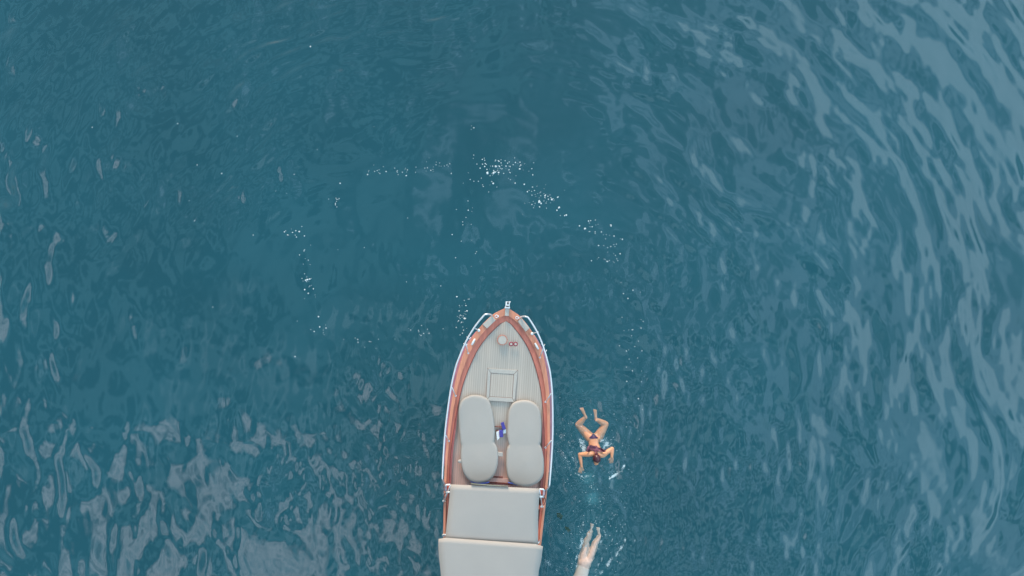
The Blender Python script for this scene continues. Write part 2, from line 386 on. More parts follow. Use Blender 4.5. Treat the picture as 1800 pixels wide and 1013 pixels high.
# the sea's depths: a bed a few metres down, seen only as colour
bm = bmesh.new(); bmesh.ops.create_grid(bm, x_segments=60, y_segments=60, size=900)
for v in bm.verts: v.co.z = -2.6 - .2 * math.sin(v.co.x * .31) * math.cos(v.co.y * .27)
M_bed = mat('deep_water_bed', (.003, .078, .106), .9, var=.12, vscale=.2)
tag(obj('seabed', bm, M_bed), kind='structure')

# ------------------------------------------------------------------ boat
CA, SA = math.cos(BA), math.sin(BA)
def bp_(s, t, z):
    """boat frame in photo px: s aft from the stem, t to starboard (picture right)"""
    return at(891 - s * SA + t * CA, 541 + s * CA + t * SA, z)
boat = empty('motor_boat', bp_(300, 0, 0))
tag(boat, 'wooden motor boat with pale planked foredeck, orange-brown gunwales and white canopy over its stern', 'boat')
INL = [(24, 0), (27, 7), (31, 12), (48, 27.5), (70, 43), (96, 55), (132, 67), (165, 73.5), (200, 78), (240, 81.5), (280, 83), (325, 82)]
OUT = [(0, 1.0), (7, 14), (14.5, 25), (33, 42), (55, 57), (79, 69), (114, 78.5), (150, 84.5), (200, 89), (260, 91.5), (310, 91), (367, 88.5), (408, 86.5), (470, 82), (540, 74), (600, 64)]
RAIL = [(15, 25), (13.5, 30), (14, 35.5), (17, 40), (38, 54.8), (64, 68), (95, 79), (114, 84), (150, 89.5), (206, 93.8), (250, 95), (300, 94.5), (309, 93.5), (316, 89.5)]
def interp(tab, s): return float(np.interp(s, [a for a, b in tab], [b for a, b in tab]))
OUTs = [(float(a), float(b)) for a, b in ctr(OUT, 5)]; INLs = [(float(a), float(b)) for a, b in ctr(INL, 5)]
def zg(s): return .92 + .16 * max(0, 1 - s / 260) ** 2          # sheer of the gunwale
def zd(s): return zg(s) - .03
# hull shell
bm = bmesh.new(); rings = []
for s, t in OUTs:
    s = max(s, 0.0); t = max(t, .8)
    r = []
    for sg in (1, -1):
        pr = [(1.0, zg(s) - .01), (.985, zg(s) - .22), (.93, .45), (.80, .12), (.52, -.2), (.0 if sg > 0 else .02, -.42)]
        if sg < 0: pr = pr[::-1]
        for k, z in pr:
            shift = (1 - min(1, s / 90)) * (zg(s) - z) * 16      # raked stem
            r.append(bp_(s + shift, sg * t * k, z))
    rings.append(r)
hv = loft(bm, rings, cap=False, closed=False); bm.faces.new(hv[-1])
hull = obj('hull', bm, M_hull, boat)
# foredeck (planked)
def strip_rings(bm, A, B, za, zb, sgn, th=.03):
    """a band between two (s,t) tables of equal length"""
    rs = []
    for (s0, t0), (s1, t1) in zip(A, B):
        rs.append([bp_(s0, sgn * t0, za(s0)), bp_(s1, sgn * t1, zb(s1)), bp_(s1, sgn * t1, zb(s1) - th), bp_(s0, sgn * t0, za(s0) - th)])
    loft(bm, rs)
bm = bmesh.new(); rings = []
for s, t in INLs:
    t = max(t, .3) + .6
    rings.append([bp_(s, t * k, zd(s) + .035 * (1 - k * k)) for k in np.linspace(-1, 1, 13)])
loft(bm, rings, cap=False, closed=False)
deck = obj('foredeck', bm, M_deck, boat)
# covering boards, cap rails, seam lines and strakes
us = np.linspace(0, 1, 60) ** 1.5
def along(tab, u, s0, s1): s = s0 + (s1 - s0) * u; return (s, interp(tab, s))
for sg in (1, -1):
    inner = [along(INLs, u, 24, 325) for u in us] + [(s, 82 - (s - 325) * .045) for s in (360, 408, 470, 540, 596)]
    outer = [along(OUTs, u, 0, 325) for u in us] + [(s, interp(OUTs, s)) for s in (360, 408, 470, 540, 596)]
    mid = [(a[0] * .55 + b[0] * .45, a[1] * .5 + b[1] * .5) for a, b in zip(inner, outer)]
    mid[0] = (12, 0); inner[0] = (24, 0); outer[0] = (0, 0)
    bm = bmesh.new(); strip_rings(bm, inner, mid, lambda s: zd(s) + .012, lambda s: zd(s) + .016, sg); obj('covering_board', bm, M_wood, boat, False)
    bm = bmesh.new(); strip_rings(bm, mid, outer, lambda s: zg(s) + .022, lambda s: zg(s) + .018, sg, .06); bev(obj('cap_rail', bm, M_cap, boat, False), .008)
    bm = bmesh.new(); strip_rings(bm, [(a, max(b - 1.0, 0)) for a, b in inner], [(a, b + .15) for a, b in inner], lambda s: zd(s) + .018, lambda s: zd(s) + .018, sg, .02)
    obj('seam_trim', bm, M_dark, boat, False)
    A = [(s, interp(OUTs, s) - 1) for s in np.linspace(45, 285, 40)]
    B = [(s, interp(OUTs, s) + 4.6 * math.sin(math.pi * min(1, max(0, (s - 40) / 250))) ** .5) for s in np.linspace(45, 285, 40)]
    bm = bmesh.new(); strip_rings(bm, A, B, lambda s: zg(s) - .06, lambda s: zg(s) - .10, sg, .05); bev(obj('rubbing_strake', bm, M_strake, boat, False), .01)
    # inner dark coaming beside the deck edge, aft part
    A = [(s, interp(INLs, s) - 4.0 * sst(s, 150, 230)) for s in np.linspace(155, 318, 20)]; B = [(s, interp(INLs, s) - .8) for s in np.linspace(155, 318, 20)]
    bm = bmesh.new(); strip_rings(bm, A, B, lambda s: zd(s) + .055 * float(sst(s, 150, 200)) + .006, lambda s: zd(s) + .055 * float(sst(s, 150, 200)) + .006, sg, .03)
    obj('deck_coaming', bm, mat('coaming_wood', (.36, .10, .09), .45, var=.2), boat, False)
# cockpit floor and benches (under the canopy)
bm = bmesh.new()
rings = [[bp_(s, t * k, .42) for k in np.linspace(-1, 1, 5)] for s, t in [(322, 80), (400, 79), (500, 74), (596, 60)]]
loft(bm, rings, cap=False, closed=False); obj('cockpit_floor', bm, M_inner, boat, False)
bm = bmesh.new(); prism(bm, [bp_(540, -66, 0), bp_(540, 66, 0), bp_(585, 58, 0), bp_(585, -58, 0)], .44, .82); bev(obj('stern_bench', bm, M_fab, boat, False), .03)
bm = bmesh.new(); prism(bm, [bp_(322, -78, 0), bp_(322, 78, 0), bp_(327, 78, 0), bp_(327, -78, 0)], .43, .905); obj('bulkhead', bm, M_wood, boat, False)
bm = bmesh.new(); prism(bm, [bp_(352, 14, 0), bp_(352, 54, 0), bp_(378, 54, 0), bp_(378, 14, 0)], .43, 1.25); bev(obj('helm_console', bm, M_white, boat, False), .03)
bm = bmesh.new(); prism(bm, [bp_(597, -64, 0), bp_(597, 64, 0), bp_(601, 64, 0), bp_(601, -64, 0)], -.1, .93); obj('transom', bm, M_wood, boat, False)

# stemhead fitting with anchor roller
bm = bmesh.new()
prism(bm, [bp_(s, t + 1.2, 0) for s, t in ((11, -3.4), (11, 3.2), (-1, 3.4), (-1, -3.4))], 1.07, 1.125)
rol = bev(obj('bow_roller_plate', bm, M_grey, boat, False))
bm = bmesh.new()
prism(bm, [bp_(s, t + 1.2, 0) for s, t in ((-1.4, -4.2), (-1.4, 4.2), (-4, 4.2), (-4, 3.6), (-12.6, 3.6), (-12.6, -3.2), (-4, -3.2), (-4, -4.2))], 1.085, 1.15)
rh = bev(obj('bow_roller', bm, M_white, boat, False))
bm = bmesh.new(); ball(bm, bp_(-8, 1.4, 1.15), .024, 2, (.8, 1.2, .5)); obj('roller_pin', bm, M_blk, rh)
bm = bmesh.new(); tube(bm, [bp_(-2.6, -1.2, 1.16), bp_(-2.2, 1.2, 1.175), bp_(-2.6, 3.6, 1.16)], .010); obj('shackle', bm, M_blk, rh)
bm = bmesh.new(); tube(bm, [bp_(-11.5, 4.8, 1.13), bp_(-9, 4.9, 1.13)], .012); obj('roller_bolt', bm, M_steel, rh)
# step pads at the boarding gates
for q_ in (((865, 555), (871.5, 563), (856, 578), (848, 570.5)), ((916, 559), (910, 565), (924, 583.5), (931, 577))):
    bm = bmesh.new(); z = 1.09; prism(bm, [at(x, y, z) for x, y in q_], z - .03, z + .012); bev(obj('step_pad', bm, M_grey, boat, False), .008)
# mooring rings
for (x, y) in ((872.7, 556.2), (909, 558.8)):
    bm = bmesh.new(); c0 = at(x, y, 1.10)
    tube(bm, [c0 + Vector((.032 * math.cos(a), .026 * math.sin(a), .01)) for a in np.linspace(0, 2*math.pi, 13)], .008, 6)
    ball(bm, c0 + Vector((.03, 0, 0)), .022, 2, (1, 1, .5)); obj('mooring_ring', bm, M_steel, boat)
# cleats
for (x0, y0, x1, y1) in ((835, 595.5, 829, 607), (940, 603, 946.5, 614.5)):
    z = 1.07; a, b = at(x0, y0, z + .03), at(x1, y1, z + .03); bm = bmesh.new()
    tube(bm, [a, a.lerp(b, .15), a.lerp(b, .5), a.lerp(b, .85), b], [.010, .019, .024, .019, .010], 8)
    for k in (.35, .65): capsule(bm, a.lerp(b, k) - Vector((0, 0, .045)), a.lerp(b, k), .018, .014, 8)
    prism(bm, [at(x0 + (x1-x0)*k + dx_, y0 + (y1-y0)*k, z) for k, dx_ in ((.2, -1.9), (.8, -1.9), (.8, 1.9), (.2, 1.9))], z - .035, z - .008)
    obj('cleat', bm, M_white, boat)
# guard rails and stanchions
def zr(s): return zg(s) + .36 * min(1, max(0, (s - 13) / 20)) * min(1, max(0, (318 - s) / 8)) + .03
for sg in (1, -1):
    pts = [(float(a), float(b)) for a, b in ctr(RAIL, 5)]; n_ = len(pts); P = []
    for i, (s, t) in enumerate(pts):
        lift = min(1, i / 8.0) * min(1, (n_ - 1 - i) / 7.0)
        P.append(bp_(s, sg * t, zg(s) + .03 + .33 * lift))
    # keep the plan position of the rail as measured
    bm = bmesh.new(); tube(bm, P, .017, 8); rail = obj('guard_rail', bm, M_steel, boat)
for top, foot in (((836, 578), (841, 581)), ((946, 584), (935.5, 586.5)), ((819, 604.5), (823, 621)), ((955, 612), (949, 628.5)), ((794.5, 681), (801, 696)),
                  ((968.7, 692), (959, 706.7)), ((783.5, 765), (789, 775.5)), ((969, 774.7), (959, 787))):
    sa = top[1] - 541; a = at(*top, zg(sa) + .35); b = at(*foot, zg(sa) + .03)
    bm = bmesh.new(); tube(bm, [a, b], .011, 8); ball(bm, b, .022, 2, (1, 1, .5))
    st = obj('stanchion', bm, M_steel, boat)
for x, y in ((841.5, 581), (935.3, 586.8)):
    bm = bmesh.new(); ball(bm, at(x, y, 1.10), .032, 2, (1, 1, .45)); obj('stanchion_base', bm, M_white, boat)
for sg, ss in ((-1, (70, 58, 118)), (1, (62, 72, 96))):
    for s in ss[:2]:
        bm = bmesh.new(); c0 = bp_(s, sg * (interp(RAIL, s) - .5), zg(s) + .33)
        tube(bm, [c0 + Vector((-.03, .03, 0)), c0 + Vector((.03, -.02, 0)), c0 + Vector((.05, .02, -.02))], .010, 6); obj('rail_clip', bm, M_steel, boat)
# deck fittings
c0 = at(883, 598, 1.075)
def torus(bm, c, r, w_, seg=24, sx=1): tube(bm, [c + Vector((r * sx * math.cos(a), r * math.sin(a), 0)) for a in np.linspace(0, 2*math.pi, seg + 1)], w_, 6)
def disc(bm, c, r, h):
    prism(bm, [c + Vector((r * math.cos(a), r * math.sin(a), 0)) for a in np.linspace(0, 2*math.pi, 25)[:-1]], c.z - .01, c.z + h)
bm = bmesh.new(); disc(bm, c0, .085, .012); dp = obj('deck_plate', bm, M_grey, boat, False)
bm = bmesh.new(); torus(bm, c0 + Vector((0, 0, .004)), .100, .006); obj('plate_rim', bm, M_wood, dp)
for x in (898.6, 906.4):
    c1 = at(x, 605, 1.07); bm = bmesh.new(); torus(bm, c1, .035, .011, 16); fc = obj('filler_cap', bm, M_red, boat)
    bm = bmesh.new(); disc(bm, c1, .025, .012); obj('cap_lid', bm, M_grey, fc, False)
# forehatch
def quad_frame(bm, o_, i_, z0, z1):
    loft_r = []
    for k in range(5):
        a, b = o_[k % 4], i_[k % 4]
        loft_r.append([(a.x, a.y, z0), (a.x, a.y, z1), (b.x, b.y, z1), (b.x, b.y, z0)])
    loft(bm, [[Vector(p) for p in r] for r in loft_r[:5]], cap=False)
zh = .965
S0, S1_, T0, T1 = 108.5, 165, -28, 26
hf = [bp_(S0, T0 + 1, zh), bp_(S0, T1, zh), bp_(S1_, T1 - 2, zh), bp_(S1_, T0 + 2, zh)]
hi = [bp_(S0 + 7.5, T0 + 7, zh), bp_(S0 + 7.5, T1 - 6.5, zh), bp_(S1_ - 7, T1 - 6.5, zh), bp_(S1_ - 7, T0 + 7, zh)]
for k in range(4):
    a, b, c_, d = hf[k], hf[(k+1) % 4], hi[(k+1) % 4], hi[k]
    g = (a + b + c_ + d) / 4; bm = bmesh.new(); prism(bm, [g + (p - g) * .985 for p in (a, b, c_, d)], zd(135) + .01, zd(135) + .060)
    hfo = obj('hatch_frame', bm, M_grey, boat, False); bev(hfo, .004)
bm = bmesh.new(); g = sum(hi, Vector()) / 4; prism(bm, [g + (p - g) * .975 for p in hi], zd(135) + .01, zd(135) + .052); hl = obj('hatch_lid', bm, M_deck, boat, False); bev(hl, .004)
# dark gaps round the hatch
bm = bmesh.new()
g = sum(hf, Vector()) / 4; q_ = [g + (p - g) * 1.006 for p in hf]
prism(bm, q_, zd(135) - .01, zd(135) + .046); obj('hatch_seat', bm, M_dark, boat, False)
# aft deck frame ahead of the canopy
def bar(name, s0, t0, s1, t1, wd, z0, z1, m_, par=boat):
    a, b = bp_(s0, t0, z0), bp_(s1, t1, z0); d = (b - a).normalized(); nrm = Vector((-d.y, d.x, 0)) * wd / 2
    bm = bmesh.new(); prism(bm, [a + nrm, b + nrm, b - nrm, a - nrm], z0, z1); return obj(name, bm, m_, par, False)
M_aft = mat('reddish_teak', (.60, .35, .30), .7, var=.1, vscale=10)
bar('deck_frame_board', 303, -22, 303, 26, .085, .94, .968, M_aft)
bar('deck_frame_seam', 297.5, -9, 297.5, 12, .012, .94, .972, M_dark)
bar('deck_frame_seam', 308, -22, 308, 27, .016, .94, .972, M_dark)
bar('grating_strip', 312.5, -26, 312.5, 30, .05, .935, .964, mat('grating_pink', (.50, .27, .25), .7))
for k in range(20):
    bar('grating_gap', 311.0, -24 + k * 2.6, 314, -24 + k * 2.6, .010, .95, .970, M_dark)
bar('deck_frame_seam', 209.5, -14, 209.5, 4, .010, .94, .968, M_dark); bar('deck_frame_seam', 216, -6, 216, 5, .010, .94, .968, M_dark)
# front canopy, spanning the cockpit
def canopy(outline, zc, zside, name, m_, parent, dome=.10, thick=.03, nx_=14, ny_=10):
    """outline: function u(0..1 along), v(-1..1 across) -> photo px"""
    bm = bmesh.new(); top = []; bot = []
    for i in range(ny_ + 1):
        rt, rb = [], []
        for j in range(nx_ + 1):
            u, v = i / ny_, 2 * j / nx_ - 1
            x, y = outline(u, v); z = zc + dome * (1 - abs(v) ** 3) * (.75 + .25 * math.sin(math.pi * u)) - zside * max(0, abs(v) - .93) * 6
            rt.append(at(x, y, z)); rb.append(at(x, y, z - thick))
        top.append(rt); bot.append(rb)
    loft(bm, [t_ + b_[::-1] for t_, b_ in zip(top, bot)]); return obj(name, bm, m_, parent)
def line(pts, y): return float(np.interp(y, [p[1] for p in pts], [p[0] for p in pts]))
LF = [(791.5, 851.5), (790, 874), (786.5, 908), (783, 943), (781, 960)]; RF = [(948.5, 859), (947.5, 880), (946, 908), (946, 951), (946, 968)]
def front(u, v):
    yl = 851.5 + u * 100; yr = 859 + u * 100
    xl, xr = line(LF, yl), line(RF, yr); k = (v + 1) / 2
    return xl + (xr - xl) * k, yl + (yr - yl) * k
can = canopy(front, 1.45, .02, 'canopy', M_fab, boat, .05)
LR = [(771, 946), (770.5, 960), (771.5, 978), (774.5, 1004), (776, 1030), (775, 1110)]; RR = [(954.5, 958), (954, 965), (951.5, 985), (947, 1004), (945, 1030), (938, 1110)]
def rear(u, v):
    rc = 3.0 * max(0, abs(v) - .9) / .1 * (1 - min(1, u * 10))
    yl = 944.5 + u * 150 + rc; yr = 957.5 + u * 150 + rc
    xl, xr = line(LR, yl), line(RR, yr); k = (v + 1) / 2
    return xl + (xr - xl) * k, yl + (yr - yl) * k
can2 = canopy(rear, 1.50, .03, 'stern_canopy', M_fab, boat, .05, ny_=16)
# canopy poles, bows and corner hardware
bm = bmesh.new(); tube(bm, [at(828, 850.5, 1.50), at(862, 853.3, 1.50), at(893, 855, 1.50)], .010, 6); obj('canopy_edge_tube', bm, mat('olive_tube', (.25, .26, .2), .5), can)
for (a, b) in (((792, 853), (780, 882)), ((948, 861), (953, 890)), ((783, 940), (779, 941)), ((946, 955), (949, 950))):
    bm = bmesh.new(); tube(bm, [at(*a, 1.44), at(*b, .97)], .014, 8); obj('canopy_pole', bm, M_steel, boat)
for (x, y), sgn in (((780.5, 881), -1), ((952.7, 891), 1)):
    bm = bmesh.new(); prism(bm, [at(x + dx_, y + dy_, .97) for dx_, dy_ in ((-2.5, -1.3), (2.5, -1.3), (2.5, 1.3), (-2.5, 1.3))], .94, .975); bev(obj('pole_foot', bm, M_white, boat, False), .004)
for sgn, cx_, y0 in ((-1, 783.5, 852), (1, 956, 860)):
    # arms that carry the front corners, a curled lever and a hinge plate
    bm = bmesh.new(); tube(bm, [at(cx_ - sgn * 8, y0, 1.38), at(cx_ - sgn*1, y0 + .5, 1.36), at(cx_ + sgn*1, y0 + 3, 1.3)], .017, 8); obj('corner_arm', bm, M_white, can)
    bm = bmesh.new(); tube(bm, [at(cx_ - sgn * 8, y0 + 13, 1.38), at(cx_ - sgn * 1, y0 + 13.5, 1.3)], .02, 8); obj('corner_arm', bm, M_white, can)
    bm = bmesh.new(); P = ctr([at(cx_ - sgn*4, y0 - 1.5, 1.35), at(cx_ + 0, y0 - .5, 1.33), at(cx_ + sgn * 3.2, y0 + 5, 1.2), at(cx_ + sgn * 1.5, y0 + 11, 1.1), at(cx_ - sgn*2.5, y0 + 14, 1.15)], 4)
    tube(bm, P, .008, 6); obj('lever', bm, mat('dark_mauve', (.10, .06, .09), .4), boat)
    bm = bmesh.new(); P = ctr([at(cx_ - sgn * 3, y0 + 13, 1.2), at(cx_ + sgn * 1, y0 + 15, 1.15), at(cx_ + sgn * 3.0, y0 + 20, 1.05), at(cx_ + sgn * .5, y0 + 27, .99), at(cx_ - sgn * 1.5, y0 + 28, .97)], 4)
    tube(bm, P, .008, 6); obj('lever', bm, bpy.data.materials['dark_mauve'], boat)
    bm = bmesh.new(); prism(bm, [at(cx_ + dx_, y0 + dy_, 1.0) for dx_, dy_ in ((-1.6, 3), (1.6, 3), (2, 12), (-2, 12))], .955, .985); bev(obj('hinge_plate', bm, mat('mauve_steel', (.5, .42, .5), .35), boat, False), .005)
    bm = bmesh.new(); prism(bm, [at(cx_ - sgn * 4.6 + dx_, y0 + dy_, 1.0) for dx_, dy_ in ((-2, 3), (2, 3), (2, 10), (-2, 10))], .955, .99); bev(obj('fairlead_block', bm, mat('orange_block', (.55, .10, .06), .4), boat, False), .005)
bm = bmesh.new(); ball(bm, at(780, 941, .97), .03, 2, (1, 1, .6)); obj('canopy_button', bm, M_white, boat)
# blue lashing strap along the aft edge of the foredeck
for pts in ([(827, 846.5), (834, 848.6), (846, 849.8), (856, 849.2), (860, 847.5)], [(893, 848.5), (901, 850), (910, 853.2)]):
    bm = bmesh.new(); tube(bm, [at(x, y, 1.02) for x, y in pts], .012, 6); obj('lashing_strap', bm, M_strap, boat)

# ------------------------------------------------------------------ sun cushions on the foredeck
def pad(bm, pts, z0, th, edge=.10):
    """soft pad with a rounded rim; pts = closed outline in photo px"""
    P = [np.array(p[:2], float) for p in pts]
    P = [tuple(p) for p in ctr(pts + [pts[0]], 5)][:-1]
    c_ = (sum(p[0] for p in P) / len(P), sum(p[1] for p in P) / len(P)); rings = []
    for k in (0, .15, .35, .6, .85, 1.0): 
        a = k * math.pi / 2; rings.append((1 - edge * (1 - math.cos(a - math.pi/2 + math.pi/2)) * 0 - edge * (1 - math.sin(a)) , z0 + th * .5 * (1 - math.cos(a))))
    for k in (.15, .35, .6, .85, 1.0):
        a = k * math.pi / 2; rings.append((1 - edge * (1 - math.cos(a)), z0 + th * .5 + th * .5 * math.sin(a)))
    for f_ in (.6, .3, .05): rings.append(((1 - edge) * f_, z0 + th * (1 + .12 * (1 - f_))))
    loft(bm, [[at(c_[0] + (x - c_[0]) * f_, c_[1] + (y - c_[1]) * f_, z) for x, y in P] for f_, z in rings])
cushions = [
 ('pale grey sunbathing cushion on the port side of the foredeck, with small side tabs',
  [(828, 694), (844, 695), (857, 701), (864, 715), (868.5, 740), (870, 765), (866, 785), (850, 795), (830, 795), (812, 785), (808, 765), (806, 735), (806.5, 716), (813, 702)],
  [(842, 768), (862, 772), (873, 784), (876, 800), (875, 818), (870, 834), (860, 845), (844, 849.5), (828, 847), (817, 836), (811, 818), (809.5, 798), (812, 780), (824, 771)]),
 ('pale grey sunbathing cushion on the starboard side of the foredeck, nearer the swimmers',
  [(916, 703), (930, 704), (943, 711), (950, 724), (952, 745), (951.5, 768), (950, 780), (940, 792), (920, 796), (900, 790), (892, 772), (892, 745), (894, 722), (902, 708)],
  [(920, 774), (938, 775), (950, 783), (955, 800), (956.5, 820), (954, 838), (944, 850), (926, 856), (906, 853), (894, 843), (890, 825), (889.5, 805), (892, 786), (904, 776)])]
for i, (lab, up, lowr) in enumerate(cushions):
    cpx = sum(p[0] for p in up) / len(up)
    r_ = empty('sun_cushion', at(cpx, 775, .95)); tag(r_, lab, 'cushion', 'sun cushions on the foredeck')
    bm = bmesh.new(); pad(bm, lowr, .955, .10); pad(bm, up, .955, .10); po = obj('cushion_pad', bm, M_cush, r_)
    rm = po.modifiers.new('one', 'REMESH'); rm.mode = 'VOXEL'; rm.voxel_size = .012; rm.use_smooth_shade = True
    sm_ = po.modifiers.new('soft', 'SMOOTH'); sm_.iterations = 14; sm_.factor = .5
    if i == 0:
        bm = bmesh.new(); prism(bm, [at(x, y, 1) for x, y in ((875, 794.5), (884, 795), (884, 802.5), (875, 802))], .985, 1.02); bev(obj('side_tab', bm, M_cush, r_, False), .008)
        bm = bmesh.new(); ball(bm, at(808.5, 811, 1.01), .045, 2, (1, .9, .5)); obj('side_tab', bm, M_cush, r_)
# two blue pieces between the cushions
for lab, q_, wq in (('small blue folded cloth pouch, the upper one lying slanted between the cushions', ((880, 744), (885.3, 742), (889.4, 754.6), (883.3, 756)), ((884, 756), (890, 755), (890, 762), (884, 763))),
                    ('small blue folded cloth pouch, the lower one lying straight beside a white flap', ((877.3, 756.2), (884, 756.2), (884.7, 768.7), (878, 769)), ((872, 760), (877.5, 757), (878.5, 770), (874, 775)))):
    o_ = at(*[sum(v[i] for v in q_) / 4 for i in (0, 1)], .97); r_ = empty('folded_pouch', o_); tag(r_, lab, 'pouch', 'blue pouches between the cushions')
    bm = bmesh.new(); prism(bm, [at(x, y, 1.02) for x, y in q_], .975, 1.03); bev(obj('blue_cover', bm, M_blue, r_, False), .010)
    bm = bmesh.new(); prism(bm, [at(x, y, 1.0) for x, y in wq], .972, .995); bev(obj('white_flap', bm, M_white, r_, False), .008)

# ------------------------------------------------------------------ people
def body_mods(o, vox=.008, it=5):
    r_ = o.modifiers.new('skin', 'REMESH'); r_.mode = 'VOXEL'; r_.voxel_size = vox; r_.use_smooth_shade = True
    s_ = o.modifiers.new('soft', 'SMOOTH'); s_.iterations = it; s_.factor = .5
def limb(bm, pts, rs, flat=None, seg=14):
    """smooth tapered limb through joints (Vectors), radii at the joints"""
    Q = ctr([(*p, r_) for p, r_ in zip(pts, rs)], 5); tube(bm, [Vector(q[:3]) for q in Q], [max(q[3], .004) for q in Q], seg)
    ball(bm, pts[0], rs[0], 2); ball(bm, pts[-1], rs[-1], 2)
def hand(bm, wrist, d, side, nrm=Vector((0, 0, 1)), curl=.35):
    """palm, four unequal bent fingers and a thumb leaving the side of the palm; side = direction of the thumb"""
    d = d.normalized(); side = (side - d * side.dot(d)).normalized(); nrm = d.cross(side).normalized()
    if nrm.z < 0: nrm = -nrm
    for k in range(5):
        o_ = (k - 2) * .0165
        tube(bm, [wrist - d * .01 + side * o_ * .55, wrist + d * .045 + side * o_, wrist + d * .088 + side * o_], [.016, .0155, .0125], 8, ry=[.014, .013, .0105], up=nrm)
    for k, (ln_, sp_) in enumerate(((.072, .035), (.080, .012), (.074, -.012), (.058, -.036))):
        o_ = (1.5 - k) * .0205; b0 = wrist + d * .082 + side * o_
        dd = (d + side * sp_ * 6).normalized()
        p1 = b0 + dd * ln_ * .48; d2 = (dd - nrm * curl).normalized(); p2 = p1 + d2 * ln_ * .32; d3 = (d2 - nrm * curl).normalized(); p3 = p2 + d3 * ln_ * .24
        capsule(bm, b0, p1, .0098, .009, 8); capsule(bm, p1, p2, .009, .0085, 8); capsule(bm, p2, p3, .0085, .007, 8)
    t0 = wrist + d * .025 + side * .028; t1 = t0 + (d * .6 + side).normalized() * .035; t2 = t1 + (d + side * .45).normalized() * .03
    capsule(bm, t0, t1, .0135, .011, 8); capsule(bm, t1, t2, .011, .009, 8)
def foot(bm, ankle, toe, sole_n):
    """foot seen from the sole or the instep: heel, arch, ball and five toes"""
    d = (toe - ankle); ln_ = d.length; d.normalize(); s_ = d.cross(sole_n).normalized()
    heel = ankle - d * .02 + sole_n * .02
    capsule(bm, heel, ankle + d * ln_ * .35, .030, .028, 12); 
    tube(bm, [ankle + d * ln_ * f_ for f_ in (.05, .35, .6, .8, .86)], [.028, .031, .038, .038, .025], 12, up=sole_n, ry=[.03, .024, .018, .015, .010])
    for k in range(5):
        o_ = (k - 2) * .0155; l_ = (.052, .048, .044, .038, .032)[k]
        capsule(bm, ankle + d * ln_ * .78 + s_ * o_, ankle + d * (ln_ * .78 + l_) + s_ * o_ * 1.1, .011 if k == 0 else .0085, .0085 if k == 0 else .0065, 8)
def torso(bm, secs, up):
    """secs: (centre, half width, half depth)"""
    Q = ctr([(*c_, a, b) for c_, a, b in secs], 4); tube(bm, [Vector(q[:3]) for q in Q], [max(q[3], .01) for q in Q], 24, up, [max(q[4], .01) for q in Q])
def shell_between(bm, secs, k0, k1, up, grow_=.007, arc=None):
    Q = ctr([(*c_, a, b) for c_, a, b in secs], 8); n_ = len(Q) - 1; Q = Q[int(k0 * n_):int(k1 * n_) + 1]
    tube(bm, [Vector(q[:3]) for q in Q], [q[3] + grow_ for q in Q], 32, up, [q[4] + grow_ for q in Q])

# --- swimmer beside the boat, breast stroke
rootp = at(1046, 785, 0)
p1_ = empty('person', rootp); tag(p1_, 'swimmer in a dark two-piece swimsuit doing breaststroke beside the boat, knees bent out', 'person')
UPZ = Vector((0, 0, 1))
pel, wai, che, nek = at(1043.5, 770, -.075), at(1043.5, 780, -.04), at(1046, 793, -.01), at(1047.6, 800.5, .035)
secs = [(at(1043, 762, -.10), .085, .055), (pel, .150, .098), (wai, .118, .078), (at(1045, 787, -.03), .130, .088), (che, .150, .095), (at(1047, 798.5, .02), .125, .07), (nek, .055, .05)]
bm = bmesh.new(); torso(bm, secs, UPZ)
# buttocks, shoulder blades
for sx in (-1, 1):
    ball(bm, at(1043 + sx * 5.2, 767, -.055), .078, 2); ball(bm, at(1046.5 + sx * 6, 795, .035), .05, 2, (1, 1.2, .55))
hd = at(1048.8, 807.5, .105)
capsule(bm, nek, hd - Vector((0, 0, .04)), .048, .046)
ball(bm, hd, .092, 3, (.84, 1.06, 1.0))
# face: looks ahead (picture down) and a little to the left
fd_ = Vector((-.12, -1, .05)).normalized(); fs = fd_.cross(UPZ).normalized(); fc_ = hd + fd_ * .055 - UPZ * .02
ball(bm, fc_, .066, 3, (.92, .9, 1.2)); capsule(bm, fc_ + fd_ * .052 + UPZ * .02, fc_ + fd_ * .078 - UPZ * .01, .008, .013)   # nose
ball(bm, fc_ + fd_ * .040 - UPZ * .062, .026, 2)                                                                            # chin
for sx in (-1, 1): ball(bm, hd + fs * sx * .077 - UPZ * .01 + fd_ * .01, .022, 2, (.45, .8, 1.2))                           # ears
ball(bm, fc_ + fd_ * .05 + UPZ * .035, .035, 2, (1.5, .5, .4))                                                              # brow
# arms
shL, elL, wrL = at(1034.5, 798.5, .02), at(1019, 799, -.03), at(1022.5, 821, -.03)
shR, elR, wrR = at(1059.5, 800, .01), at(1076, 789, -.01), at(1075.5, 804, -.0)
limb(bm, [at(1042, 797.5, .025), shL, shL.lerp(elL, .5), elL], [.060, .060, .052, .044]); limb(bm, [elL, elL.lerp(wrL, .35), wrL], [.044, .045, .030])
limb(bm, [at(1052, 798.5, .02), shR, shR.lerp(elR, .5), elR], [.060, .060, .052, .044]); limb(bm, [elR, elR.lerp(wrR, .4), wrR], [.044, .045, .030])
hand(bm, wrL, Vector((-.05, -.16, -.01)), Vector((1, 0, 0)), curl=.2); hand(bm, wrR, Vector((-.01, -.12, -.02)), Vector((-1, 0, 0)), curl=.45)
